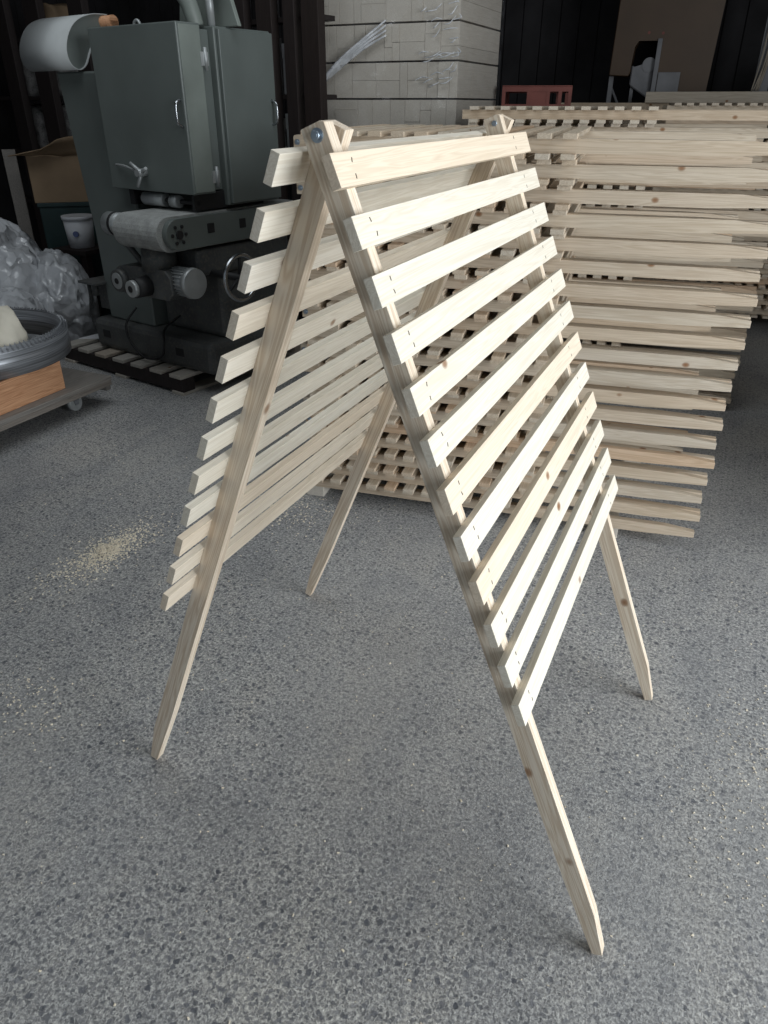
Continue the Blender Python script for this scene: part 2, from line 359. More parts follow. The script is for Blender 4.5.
def panel(root, F, ly, leg, slats, y_off, p=PITCH_S, s1=S1, no=NO, t=T_S, first_leg=0.0):
    # F: matrix of panel frame (x = along leg, y = ridge, z = outward)
    for yc in (first_leg + T_L/2, first_leg + ly - T_L/2):
        link('leg', leg, root, F @ Matrix.Translation((0, yc, 0)))
    rot = Matrix(((0, 1, 0, 0), (1, 0, 0, 0), (0, 0, -1, 0), (0, 0, 0, 1)))   # slat x -> ridge
    rot = Matrix.Rotation(math.pi/2, 4, 'Z')
    for i in range(NS):
        s = s1 + i*p + W_S/2
        link('slat', slats[(i*7+3) % len(slats)], root, F @ Matrix.Translation((s, y_off, no+t/2)) @ rot)
H = 1.5052; AL, BE = 0.3771, 0.3798
rack = empty('drying_rack', (0, 0, 0), 0, 'pale pine folding drying rack standing open as an A-frame on the concrete floor', 'drying rack')
F1 = frame(Vector((math.sin(AL), 0, -math.cos(AL))), Vector((0, 1, 0)), Vector((math.cos(AL), 0, math.sin(AL))), Vector((0, 0, H)))
F2 = frame(Vector((-math.sin(BE), 0, -math.cos(BE))), Vector((0, -1, 0)), Vector((-math.cos(BE), 0, math.sin(BE))), Vector((0, 0.8871, H)))
panel(rack, F1, 0.8435, LEG, SLATS, -0.0422, 0.0821, 0.0324)
panel(rack, F2, 0.8535, LEG, SLATS, 0.8871+0.0575-LS, 0.0802, 0.0288)
BOLT = bolt_mesh(0.0597)
link('pivot_bolt', BOLT, rack, Matrix.Translation((0, 0.0, H)))
link('pivot_bolt', BOLT, rack, Matrix.Translation((0, 0.8174+0.0045, H)))

# folded racks, piled flat -------------------------------------------------
SD, ST = 0.043, 0.0161
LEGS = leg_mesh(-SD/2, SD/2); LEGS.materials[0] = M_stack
SSL = [slat_mesh('slat', LS, 20+k, M_stack, False, ST) for k in range(3)]
SBOLT = bolt_mesh(0.0530)
LAY = SD + 2*ST
ORD = ['lowest', 'second', 'third', 'fourth', 'fifth', 'sixth', 'seventh', 'eighth', 'ninth', 'tenth', 'eleventh', 'twelfth', 'thirteenth', 'fourteenth',
       'fifteenth', 'sixteenth', 'seventeenth', 'eighteenth', 'nineteenth', 'twentieth', 'twenty-first', 'twenty-second']
ROT8 = math.atan2(0.139, 0.99)
def stack_pose(org, z, rnd, lean=0.0):
    jx, jy, jr = rnd.uniform(-0.008, 0.008), rnd.uniform(-0.008, 0.008), rnd.uniform(-0.004, 0.004)
    return (org[0]+jx+lean, org[1]+jy, z), ROT8+jr
org = (0.635-1.6125*0.99, 1.768-1.6125*0.139); rnd = random.Random(3)
FA = Matrix.Identity(4)
FB = frame(Vector((1, 0, 0)), Vector((0, -1, 0)), Vector((0, 0, -1)), Vector((0, 0.8475+0.0268, 0)))
def folded(loc, rz, label):
    r = empty('folded_drying_rack', loc, rz, label, 'drying rack', 'folded drying racks piled behind the open rack')
    panel(r, FA, 0.8475, LEGS, SSL, -0.0422, no=SD/2, t=ST)
    panel(r, FB, 0.8475, LEGS, SSL, 0.8475+0.0268+0.0575-LS, no=SD/2, t=ST)
    link('pivot_bolt', SBOLT, r, Matrix.Identity(4)); link('pivot_bolt', SBOLT, r, Matrix.Translation((0, 0.8230, 0)))
    return r
ZB = 0.05
loc, rz = stack_pose(org, ZB+SD/2, rnd)
r = empty('rack_panel', loc, rz, 'single slatted pine panel lying lowest under the pile of folded racks, on small blocks', 'rack panel')
panel(r, FA, 0.8475, LEGS, SSL, -0.0422, no=SD/2, t=ST)
NST = 18
for k in range(1, NST+1):
    loc, rz = stack_pose(org, ZB + k*LAY + SD/2, rnd, 0.0010*k)
    lab = ('topmost folded pine rack of the pile behind the open A-frame rack' if k == NST else
           'folded pine rack, %s from the bottom of the pile behind the open rack' % ORD[k])
    folded(loc, rz, lab)
# bearers the pile lies on
for x, y, lab in ((-0.955, 1.62, 'small wood block under the left front corner of the near rack pile'),
                  (-0.955, 2.28, 'small wood block under the left rear corner of the near rack pile'),
                  (0.30, 1.80, 'small wood block under the right front of the near rack pile'),
                  (0.30, 2.46, 'small wood block under the right rear of the near rack pile')):
    bm = bmesh.new(); box(bm, -0.04, 0.04, -0.07, 0.07, 0, ZB, 0, 0.002)
    o = obj('wood_block', bm, M_grey_wood, None, Matrix.Translation((x, y, 0)) @ Matrix.Rotation(ROT8, 4, 'Z'))
    tag(o, lab, 'wood block', 'bearer blocks under the rack piles')

# farther piles: each rack one mesh
def joined():
    bm = bmesh.new()
    prof = [(-0.0155, -SD/2), (-0.0155, SD/2), (1.495, SD/2), (1.6125, 0.1*SD), (1.6125, -SD/2)]
    for y in (0, 0.8475-T_L): prism(bm, prof, y, y+T_L, 'Y', 0)
    for y in (0.8871-T_L, 0.8871-0.8475): prism(bm, [(a, -b) for a, b in prof], y, y+T_L-0.0003, 'Y', 0)
    for i in range(NS):
        s = S1+i*PITCH_S
        box(bm, s, s+W_S, -0.0422, -0.0422+LS, SD/2, SD/2+ST, 1); box(bm, s, s+W_S, -0.0575, -0.0575+LS, -SD/2-ST, -SD/2, 1)
    return mesh('folded_drying_rack', bm, [M_stack, M_stack_y])
FAR = joined()
def far_pile(org, zb, n, where, group):
    rnd = random.Random(int(org[1]*100))
    for k in range(n):
        loc, rz = stack_pose(org, zb + k*LAY + ST + SD/2, rnd)
        o = link('folded_drying_rack', FAR); o.location = loc; o.rotation_euler = (0, 0, rz)
        lab = ('topmost folded pine rack of ' if k == n-1 else 'lowest folded pine rack of ' if k == 0 else
               'folded pine rack, %s from the top of ' % ORD[n-1-k]) + where
        tag(o, lab, 'drying rack', group)
    for dx, a in ((0.12, 'left'), (1.30, 'right')):
        c, s = math.cos(ROT8), math.sin(ROT8)
        bm = bmesh.new(); box(bm, -0.045, 0.045, 0.0, 0.9, 0, zb, 0, 0.002)
        o = obj('wood_bearer', bm, M_grey_wood, None, Matrix.Translation((org[0]+dx*c, org[1]+dx*s, 0)) @ Matrix.Rotation(ROT8, 4, 'Z'))
        tag(o, 'timber bearer under the %s end of %s' % (a, where), 'bearer', 'bearer blocks under the rack piles')
far_pile((-0.90, 3.225), 1.535-20*LAY, 20, 'the second pile, beyond the near one', 'folded racks in the second pile')
far_pile((-0.075, 5.22), 1.555-19*LAY, 19, 'the rear right rack pile', 'folded racks in the rear right pile')

far_pile((1.75, 1.75), 0.05, 13, 'the unseen pile added at the right to shade the floor', 'unseen racks added to shade the floor')  # out-of-view pile, added to darken the floor behind the near one

# ------------------------------------------------------------------ wide plank pile far behind the rack piles
c0 = Vector((-1.20, 6.55, 0)); rnd = random.Random(11)
for k in range(20):
    bm = bmesh.new(); th = 0.082
    off = 0.78 if k == 19 else rnd.uniform(0, 0.04)
    box(bm, 0, 2.2-off, 0, 0.30, 0, th, 0, 0.003)
    o = obj('timber_beam', bm, M_stack, None, Matrix.Translation((c0.x+off, c0.y-rnd.uniform(0, 0.01), k*0.082)) @ Matrix.Rotation(0.06, 4, 'Z'))
    tag(o, 'pale timber beam, %s of the beam pile at the dark back' % ('topmost' if k == 19 else 'lowest' if k == 0 else ORD[19-k]+' from the top'), 'beam', 'timber beams piled at the back')

# ------------------------------------------------------------------ stretch-wrapped timber stack
WX0, WX1, WY0, WY1 = -2.35, -1.33, 4.28, 5.16
rnd = random.Random(5)
for i, y in enumerate((WY0+0.05, (WY0+WY1)/2-0.04, WY1-0.13)):
    bm = bmesh.new(); box(bm, WX0, WX1, y, y+0.08, 0, 0.0575, 0, 0.002)
    tag(obj('wood_bearer', bm, M_grey_wood), '%s timber bearer on the floor under the film-wrapped timber stack' % ('front', 'middle', 'rear')[i], 'bearer')
NL = 10; LH = 0.2175
for k in range(NL):
    z = 0.0575 + k*LH
    root = empty('timber_bundle', ((WX0+WX1)/2, (WY0+WY1)/2, z), 0, 'grey-brown bundle of sawn timber pieces, %s of the film-wrapped stack' % ('topmost' if k == NL-1 else 'lowest' if k == 0 else ORD[NL-1-k]+' from the top'), 'timber', 'timber bundles in the wrapped stack')
    x = WX0; hgt = LH-0.011
    while x < WX1-0.001:
        wd = rnd.choice((0.055, 0.08, 0.11, 0.14, 0.18)); 
        if WX1-x-wd < 0.05: wd = WX1-x
        cuts = rnd.choice(([0, 1], [0, 1], [0, 1], [0, 1], [0, .5, 1], [0, .36, 1], [0, .7, 1]))
        for a, b_ in zip(cuts, cuts[1:]):
            bm = bmesh.new(); dy = rnd.uniform(0, 0.008)
            lx = 0 if WX1-x-wd < 0.001 else 0.0018
            box(bm, x-(WX0+WX1)/2, x+wd-lx-(WX0+WX1)/2, -(WY1-WY0)/2+dy, (WY1-WY0)/2, a*hgt+(0.0012 if a else 0), b_*hgt, 0, 0.0012)
            obj('board', bm, M_grey_wood, root)
        x += wd
    if k < NL-1:
        for xx in (0.14, 0.50, 0.86):
            bm = bmesh.new(); xa = WX0 + xx*(WX1-WX0) - (WX0+WX1)/2
            box(bm, xa-0.035, xa+0.035, -(WY1-WY0)/2+0.012, (WY1-WY0)/2-0.01, hgt, LH, 0)
            obj('spacer_stick', bm, M_dark_wood, root)
def wrap_film():
    bm = bmesh.new(); path = [(WX0-0.012, WY1), (WX0-0.012, WY0-0.012), (WX1+0.012, WY0-0.012), (WX1+0.012, WY1)]
    P = []
    for (xa, ya), (xb, yb) in zip(path, path[1:]):
        for i in range(26): P.append((xa+(xb-xa)*i/26, ya+(yb-ya)*i/26))
    P.append(path[-1]); rows = []
    ztop = 0.0575+NL*LH
    for j in range(44):
        row = []
        for i, (x, y) in enumerate(P):
            t = i/(len(P)-1)
            zlow = 1.28 + 0.10*math.sin(t*9)           # ragged lower hem of the film
            z = zlow + (ztop-zlow)*j/43
            f = abs(noise.noise(Vector((x*9-z*5, y*9, z*16))))
            o = 0.004 + 0.014*f
            nx = -1 if i < 26 else (1 if i > 52 else 0); ny = -1 if 26 <= i <= 52 else 0
            row.append(bm.verts.new((x+nx*o, y+ny*o, z)))
        rows.append(row)
    for a, b_ in zip(rows, rows[1:]):
        for i in range(len(P)-1):
            f = bm.faces.new((a[i], a[i+1], b_[i+1], b_[i])); f.smooth = True
    return bm
root = tag(obj('stretch_wrap', wrap_film(), M_wrap), 'clear shiny stretch film wrapped around the grey timber stack', 'stretch film')
y = WY0-0.035
for d in range(4):
    bm = bmesh.new()
    pts = [(WX0-0.012+0.004*d, y-0.012*d, 1.645-0.008*d), (WX0+0.16, y-0.012*d, 1.755+0.006*d), (WX0+0.34, y-0.008*d, 1.86+0.014*d), (WX0+0.52, y+0.008, 1.94+0.028*d)]
    sp = smooth_path(pts, 8); tube(bm, sp, [0.019*(1-0.75*i/len(sp)) for i in range(len(sp))], 6)
    obj('film_fold', bm, M_fold, root)
rnd = random.Random(9)
for d in range(30):
    bm = bmesh.new()
    x = WX1-0.03-rnd.uniform(0, 0.26); z = rnd.uniform(1.62, 2.12); ln = rnd.uniform(0.04, 0.13)
    sp = smooth_path([(x, WY0-0.026, z), (x+ln*.5, WY0-0.032, z+rnd.uniform(0, .02)), (min(x+ln, WX1), WY0-0.026, z+rnd.uniform(.005, .045))], 5)
    tube(bm, sp, [0.0012+0.003*math.sin(math.pi*i/(len(sp)-1)) for i in range(len(sp))], 5)
    obj('film_crease', bm, M_fold, root)

# ------------------------------------------------------------------ sanding machine on its pallet
OM = Vector((-3.21, 2.63, 0)); RM = R(-11)
pal = empty('wooden_pallet', OM, RM, 'worn grey wooden pallet under the green sanding machine', 'pallet')
for i in range(7):
    bm = bmesh.new(); x = -0.25+i*0.1825; box(bm, x, x+0.105, -0.11, 1.0, 0.100, 0.122, 0, 0.003); obj('deck_board', bm, M_pallet, pal)
for y in (-0.10, 0.42, 0.90):
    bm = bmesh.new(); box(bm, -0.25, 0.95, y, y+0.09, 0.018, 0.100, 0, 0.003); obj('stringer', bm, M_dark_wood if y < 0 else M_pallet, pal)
for x in (-0.25, 0.30, 0.85):
    bm = bmesh.new(); box(bm, x, x+0.10, -0.11, 1.0, 0.0, 0.018, 0, 0.002); obj('bottom_board', bm, M_pallet, pal)
mc = empty('sanding_machine', OM+Vector((0, 0, 0.122)), RM, 'old grey-green belt sanding machine with cabinet doors standing on a pallet', 'machine')
ZM = -0.122
def part(name, bm, m, parent=None, smooth=False):
    bmesh.ops.translate(bm, vec=(0, 0, ZM), verts=bm.verts)
    return obj(name, bm, m, parent or mc, None, smooth)
bm = bmesh.new(); box(bm, 0, 1.12, 0, 0.78, 0.122, 0.315, 0, 0.035); base = part('machine_base', bm, M_iron)
for x in (0.09, 0.80):
    bm = bmesh.new(); box(bm, x, x+0.075, -0.003, 0.01, 0.20, 0.25, 0, 0.004); part('fork_slot_shade', bm, M_black, base)  # black block painted as the shade inside a base slot
bm = bmesh.new(); prism(bm, [(0.10, 0.315), (0.54, 0.315), (0.54, 1.70), (-0.01, 1.70), (0.10, 0.85)], 0.07, 0.62, 'Y', 0, 0.01); part('column', bm, M_green)
bm = bmesh.new(); box(bm, 0.42, 1.09, 0.15, 0.24, 1.13, 1.87, 0, 0.004); box(bm, 0.42, 1.13, 0.24, 0.65, 1.05, 1.885, 0, 0.006); part('cabinet', bm, M_green)
bm = bmesh.new(); box(bm, 0.44, 1.13, 0.0, 0.155, 1.12, 1.89, 0, 0.006); fd = part('front_door', bm, M_green)
bm = bmesh.new(); box(bm, 1.129, 1.134, 0.012, 0.145, 1.13, 1.88, 0, 0.001); part('door_edge', bm, M_green_l, fd)
bm = bmesh.new(); tube(bm, smooth_path([(1.105, 0, 1.44), (1.105, -0.03, 1.455), (1.105, -0.035, 1.5), (1.105, -0.03, 1.545), (1.105, 0, 1.56)], 5), 0.007); part('door_handle', bm, M_chrome, fd)
for z in (1.74, 1.20):
    bm = bmesh.new(); cyl(bm, (1.138, 0.165, z-0.05), (1.138, 0.165, z+0.05), 0.009, seg=12); box(bm, 1.134, 1.137, 0.135, 0.165, z-0.03, z+0.03); box(bm, 1.09, 1.136, 0.165, 0.185, z-0.03, z+0.03)
    part('hinge', bm, M_grey_metal, fd)
bm = bmesh.new(); box(bm, 1.13, 1.152, 0.255, 0.645, 1.06, 1.875, 0, 0.004); sd = part('side_door', bm, M_green)
bm = bmesh.new(); tube(bm, smooth_path([(1.152, 0.61, 1.44), (1.185, 0.61, 1.455), (1.19, 0.61, 1.5), (1.185, 0.61, 1.545), (1.152, 0.61, 1.56)], 5), 0.007); part('door_handle', bm, M_chrome, sd)
# little clamp lever at the foot of the front door
bm = bmesh.new(); tube(bm, smooth_path([(0.52, -0.012, 1.245), (0.62, -0.03, 1.243), (0.70, -0.035, 1.225), (0.75, -0.03, 1.21)], 6), 0.006, 8)
for a in (20, 140, 255):
    tube(bm, [(0.755, -0.03, 1.215), (0.755+0.075*math.cos(R(a)), -0.05, 1.215+0.075*math.sin(R(a)))], [0.012, 0.008], 8)
cyl(bm, (0.755, 0.0, 1.215), (0.755, -0.06, 1.215), 0.02, seg=14); part('clamp_lever', bm, M_grey_metal, fd)
bm = bmesh.new(); torus(bm, (0.60, 0.2, 1.905), (0, 1, 0), 0.025, 0.008, 20, 8); cyl(bm, (0.60, 0.2, 1.86), (0.60, 0.2, 1.885), 0.012); part('lifting_eye', bm, M_grey_metal)
# gusset and dust pipe on top
bm = bmesh.new(); prism(bm, [(0.78, 1.885), (1.22, 1.885), (1.12, 2.16), (0.84, 2.20)], 0.33, 0.355, 'Y', 0, 0.003); part('motor_bracket', bm, M_green_l)
bm = bmesh.new(); tube(bm, smooth_path([(0.80, 0.16, 2.22), (0.92, 0.18, 2.10), (1.01, 0.20, 1.99), (1.03, 0.22, 1.885)], 7), 0.042, 18); part('dust_pipe', bm, M_green_l, None)
bm = bmesh.new(); cyl(bm, (1.04, 0.28, 2.08), (1.15, 0.28, 2.06), 0.045, 0.04, 20); cyl(bm, (1.08, 0.28, 1.885), (1.08, 0.28, 2.08), 0.02); part('top_motor', bm, M_grey_metal)
# belt loop hung on a roller at the upper left
bm = bmesh.new()
loop = smooth_path([(0.38, 1.885, 0), (0.28, 1.88, 0), (0.18, 1.845, 0), (0.115, 1.78, 0), (0.085, 1.70, 0), (0.10, 1.635, 0), (0.15, 1.61, 0), (0.20, 1.635, 0), (0.24, 1.70, 0), (0.29, 1.77, 0), (0.36, 1.81, 0), (0.41, 1.845, 0), (0.38, 1.885, 0)], 5)
A = [bm.verts.new((-0.20, p.x-0.10, p.y+0.095)) for p in loop[:-1]]; B = [bm.verts.new((0.25, p.x-0.10, p.y+0.095)) for p in loop[:-1]]
for i in range(len(A)):
    f = bm.faces.new((A[i], A[(i+1) % len(A)], B[(i+1) % len(A)], B[i])); f.smooth = True
bl = part('sanding_belt_loop', bm, M_cloth_belt)
bm = bmesh.new(); prism(bm, [((p.x-0.10-0.13)*0.965+0.13, (p.y+0.095-1.86)*0.965+1.86) for p in loop[:-1]], 0.225, 0.235, 'X'); part('loop_shade_plate', bm, M_green, bl)  # added plate; its paint stands in for the loop's dark inside
sm = bl.modifiers.new('thickness', 'SOLIDIFY'); sm.thickness = 0.004; sm.offset = -1
bm = bmesh.new(); cyl(bm, (-0.16, 0.262, 1.942), (0.33, 0.262, 1.942), 0.030); box(bm, 0.30, 0.33, 0.235, 0.29, 1.70, 1.945); part('belt_hanger_roller', bm, M_ply)
# feed table: belt, side plate, rollers
def nose(y0, y1, zc, r):
    return [(y1, zc+r)] + [(y0+r+r*math.cos(R(90+i*15)), zc+r*math.sin(R(90+i*15))) for i in range(13)] + [(y1, zc-r)]
bm = bmesh.new(); prism(bm, nose(-0.26, 0.80, 0.94, 0.088), 0.74, 1.10, 'X')
for f in bm.faces: f.smooth = False
cb = part('feed_belt', bm, M_belt)
bm = bmesh.new(); prism(bm, nose(-0.225, 0.85, 0.94, 0.078), 1.10, 1.135, 'X', 0, 0.003); sp_ = part('side_plate', bm, M_green)
for y in (0.06, 0.30, 0.52):
    bm = bmesh.new(); box(bm, 1.130, 1.138, y, y+0.05, 0.925, 0.975, 0, 0.003); part('square_hole_shade', bm, M_black, sp_)  # black block in place of a hole, its shade painted on
bm = bmesh.new()
for i in range(6): a = R(60*i); cyl(bm, (1.135, -0.14+0.045*math.cos(a), 0.94+0.045*math.sin(a)), (1.142, -0.14+0.045*math.cos(a), 0.94+0.045*math.sin(a)), 0.009, seg=8)
cyl(bm, (1.135, -0.14, 0.94), (1.145, -0.14, 0.94), 0.022); part('bearing_bolts', bm, M_black, sp_)
bm = bmesh.new(); cyl(bm, (0.60, -0.17, 0.96), (0.735, -0.17, 0.96), 0.062); cyl(bm, (0.655, -0.17, 0.96), (0.675, -0.17, 0.96), 0.064, mi=1); part('belt_drum', bm, [M_grey_metal, M_black])
bm = bmesh.new(); tube(bm, smooth_path([(0.63, -0.16, 0.91), (0.68, -0.12, 0.83), (0.76, -0.1, 0.73), (0.80, -0.1, 0.66)], 6), 0.018); part('conduit', bm, M_iron)
bm = bmesh.new(); box(bm, 0.78, 1.12, -0.02, 0.72, 0.70, 0.845, 0, 0.02); part('table_bracket', bm, M_iron)
bm = bmesh.new(); box(bm, 0.56, 1.10, 0.15, 0.62, 0.315, 0.72, 0, 0.03); part('pedestal', bm, M_iron)
bm = bmesh.new(); cyl(bm, (0.92, -0.12, 0.74), (0.92, -0.12, 0.86), 0.10, 0.09); part('gearbox_neck', bm, M_iron)
bm = bmesh.new(); prism(bm, [(0.60+0.0+0.075+0.075*math.cos(R(90+i*20)), 0.67+0.075*math.sin(R(90+i*20))) for i in range(10)] + [(1.05, 0.595), (1.09, 0.63), (1.09, 0.72), (1.05, 0.755), (0.8, 0.755)], -0.20, -0.02, 'Y', 0, 0.006); part('gearbox', bm, M_iron)
bm = bmesh.new(); cyl(bm, (0.67, -0.20, 0.665), (0.67, -0.235, 0.665), 0.066, 0.06, 28); cyl(bm, (0.67, -0.235, 0.665), (0.67, -0.238, 0.665), 0.045, mi=1); cyl(bm, (0.67, -0.238, 0.665), (0.67, -0.242, 0.665), 0.016, mi=2); part('pulley', bm, [M_iron, M_grey_metal, M_black])
bm = bmesh.new(); cyl(bm, (0.89, -0.20, 0.66), (0.89, -0.29, 0.66), 0.055, 0.052, 24, mi=2); cyl(bm, (0.89, -0.29, 0.66), (0.89, -0.315, 0.66), 0.046, 0.044, 24, mi=1); cyl(bm, (0.89, -0.315, 0.66), (0.89, -0.318, 0.66), 0.018, mi=2); part('pulley', bm, [M_iron, M_grey_metal, M_black])
bm = bmesh.new(); cyl(bm, (1.02, -0.11, 0.69), (1.17, -0.11, 0.69), 0.068, seg=32)
for i in range(24): a = R(15*i); box(bm, 1.03, 1.155, -0.0025, 0.0025, 0.066, 0.077, M=Matrix.Translation((0, -0.11, 0.69)) @ Matrix.Rotation(a, 4, 'X'))
cyl(bm, (1.155, -0.11, 0.69), (1.185, -0.11, 0.69), 0.083, 0.079, 32); part('drive_motor', bm, M_grey_metal)
bm = bmesh.new(); torus(bm, (1.34, 0.08, 0.71), (1, 0, 0), 0.118, 0.013, 44, 10)
hw = part('handwheel', bm, M_chrome)
bm = bmesh.new()
for i in range(3): a = R(90+120*i); tube(bm, [(1.33, 0.08, 0.71), (1.34, 0.08+0.115*math.cos(a), 0.71+0.115*math.sin(a))], 0.009, 8)
cyl(bm, (1.08, 0.08, 0.71), (1.355, 0.08, 0.71), 0.02); part('wheel_spokes', bm, M_black, hw)
bm = bmesh.new(); tube(bm, smooth_path([(0.40, 0.06, 0.42), (0.38, -0.02, 0.33), (0.42, -0.035, 0.22), (0.55, -0.04, 0.15), (0.70, -0.035, 0.18), (0.74, -0.03, 0.27), (0.70, 0.02, 0.34), (0.70, 0.16, 0.40)], 8), 0.007, 8); part('power_cable', bm, M_black)
bm = bmesh.new(); box(bm, -0.06, 0.12, -0.02, 0.20, 0.53, 0.545, 0, 0.003); box(bm, 0.0, 0.11, 0.08, 0.12, 0.36, 0.53, 0, 0.003); cyl(bm, (-0.02, 0.03, 0.42), (-0.02, 0.03, 0.53), 0.012); cyl(bm, (0.06, 0.02, 0.46), (0.06, 0.02, 0.53), 0.02); part('side_tray', bm, M_iron)
bm = bmesh.new(); box(bm, 0.55, 1.05, 0.28, 0.60, 0.99, 1.06, 0, 0.01); part('pressure_beam', bm, M_black)
bm = bmesh.new(); cyl(bm, (0.66, 0.05, 1.075), (0.84, 0.05, 1.075), 0.035); cyl(bm, (0.90, 0.04, 1.075), (0.96, 0.04, 1.075), 0.032); cyl(bm, (0.6, 0.05, 1.075), (1.1, 0.05, 1.075), 0.012, mi=1); box(bm, 0.56, 0.60, 0.02, 0.30, 1.04, 1.125, 1); box(bm, 1.08, 1.10, 0.02, 0.30, 1.04, 1.125, 1); part('pressure_roller', bm, [M_grey_metal, M_black])

# a sheet of white board on the pallet's left end
bm = bmesh.new(); prism(bm, [(-0.245, 0.02), (-0.04, 0.17), (-0.24, 0.24)], 0.1225, 0.127, 'Z')
tag(obj('white_board', bm, M_white, None, Matrix.Translation(OM) @ Matrix.Rotation(RM, 4, 'Z')), 'white triangular board offcut on the left end of the grey pallet', 'board')

# ------------------------------------------------------------------ trolley with plywood box, blade coil, cloth
tr = empty('trolley', (-3.1, 1.5, 0), 0, 'low grey wooden trolley on castors at the left edge of the picture', 'trolley')
bm = bmesh.new(); box(bm, -0.62, 0.52, -0.75, 0.58, 0.145, 0.17, 0, 0.003); obj('deck', bm, M_trolley, tr)
bm = bmesh.new(); box(bm, 0.47, 0.515, -0.75, 0.58, 0.115, 0.145, 0, 0.003); obj('edge_rail', bm, M_trolley, tr)
bm = bmesh.new(); prism(bm, [(0.20, 0.145), (0.50, 0.145), (0.50, 0.085), (0.42, 0.085)], 0.545, 0.58, 'Y', 0, 0.002); obj('end_cleat', bm, M_trolley, tr)
for x, y in ((0.38, 0.40), (-0.5, 0.40), (0.38, -0.6), (-0.5, -0.6)):
    bm = bmesh.new(); cyl(bm, (x-0.018, y, 0.045), (x+0.018, y, 0.045), 0.045, seg=28); cw = obj('caster_wheel', bm, M_grey_metal, tr)
    bm = bmesh.new(); box(bm, x-0.03, x+0.03, y-0.035, y+0.035, 0.110, 0.1445); 
    for s in (-1, 1): prism(bm, [(y-0.03, 0.112), (y+0.03, 0.112), (y+0.012, 0.035), (y-0.012, 0.035)], x+s*0.024-0.002, x+s*0.024+0.002, 'X')
    obj('caster_fork', bm, M_steel, cw)
bxm = bmesh.new(); 
bxr = empty('plywood_box', (-3.02, 1.25, 0.1705), R(2), 'shallow reddish plywood box lying on the low trolley', 'box')
X0, X1, Y0, Y1, HB = -0.42, 0.385, -0.42, 0.545, 0.155
for a in ((X1-0.018, X1, Y0, Y1), (X0, X0+0.018, Y0, Y1), (X0+0.0185, X1-0.0185, Y0, Y0+0.018), (X0+0.0185, X1-0.0185, Y1-0.018, Y1)):
    bm = bmesh.new(); box(bm, *a, 0.0, HB, 0, 0.0015); obj('side_board', bm, M_ply, bxr)
bm = bmesh.new(); box(bm, X0+0.0185, X1-0.0185, Y0+0.0185, Y1-0.0185, 0.0, 0.012); obj('bottom_board', bm, M_ply, bxr)
def blade_band(cx, cy, rx, ry, z0, z1):
    bm = bmesh.new(); n = 240
    for turn, dr, dz in ((0, 0, 0), (1, 0.010, 0.0), (2, 0.019, 0.0), (3, 0.028, 0.0)):
        a, b_ = [], []; top = z1-0.007*turn
        for i in range(n):
            t = 2*math.pi*i/n; wob = 0.004*math.sin(3*t+turn*2)
            x = cx+(rx+dr+wob)*math.cos(t); y = cy+(ry+dr+wob)*math.sin(t)
            a.append(bm.verts.new((x, y, z0))); b_.append(bm.verts.new((x, y, top)))
        for i in range(n):
            j = (i+1) % n; f = bm.faces.new((a[i], a[j], b_[j], b_[i])); f.smooth = True
            if i % 2 == 0:                       # hooked tooth
                p, q = b_[i].co, b_[j].co; tip = bm.verts.new(p.lerp(q, 0.25)+Vector((0, 0, 0.012)))
                bm.faces.new((bm.verts.new(p), bm.verts.new(q), tip))
    return bm
ztop = 0.1705+HB+0.001
o = obj('bandsaw_blade', blade_band(-3.13, 1.64, 0.47, 0.50, ztop, ztop+0.15), M_steel)
md = o.modifiers.new('thickness', 'SOLIDIFY'); md.thickness = 0.0015
tag(o, 'wide toothed steel bandsaw blade coiled on the plywood box', 'saw blade')
def lump(name, c, sx, sy, sz, seed, amp, freq, m, sub=4, flat=0.0, ridge=False):
    bm = bmesh.new(); bmesh.ops.create_icosphere(bm, subdivisions=sub, radius=1)
    for v in bm.verts:
        d = v.co.normalized(); p = d*freq + Vector((seed*3.1, seed*7.7, seed))
        if ridge:
            n = 0.0; a = 1.0; q = p.copy()
            for o_ in range(3):
                dist = noise.voronoi(q)[0]
                n += a*(dist[1]-dist[0]-0.3); q = q*2.1; a *= 0.5
            n = -n
        else: n = noise.fractal(p, 1.0, 2.0, 4)
        v.co = Vector((d.x*sx, d.y*sy, d.z*sz))*(1+amp*n)
        if v.co.z < -sz*flat: v.co.z = -sz*flat
    zmin = min(v.co.z for v in bm.verts)
    for v in bm.verts: v.co += Vector((c[0], c[1], c[2]-zmin))
    return obj(name, bm, m, None, None, True)
tag(lump('cream_cloth', (-2.90, 1.62, 0.184), 0.21, 0.155, 0.30, 4, 0.28, 1.3, M_cloth, 4, 0.6), 'bundle of cream cloth stuffed inside the coiled saw blade', 'cloth')

# ------------------------------------------------------------------ crumpled polythene heap
for c, s, sd, lab in (((-4.12, 2.58, 0), (0.42, 0.46, 0.50), 3, 'largest lump of crumpled clear polythene, at the left edge of the picture'),
                     ((-3.72, 2.86, 0), (0.24, 0.22, 0.36), 5, 'crumpled clear polythene lump right beside the sanding machine column'),
                     ((-3.63, 2.36, 0), (0.17, 0.24, 0.28), 8, 'low crumpled clear polythene lump in front of the larger ones')):
    tag(lump('polythene_sheet', c, *s, sd, 0.17, 2.6, M_bag, 5, 0.8, True), lab, 'plastic sheet', 'crumpled polythene beside the sanding machine')

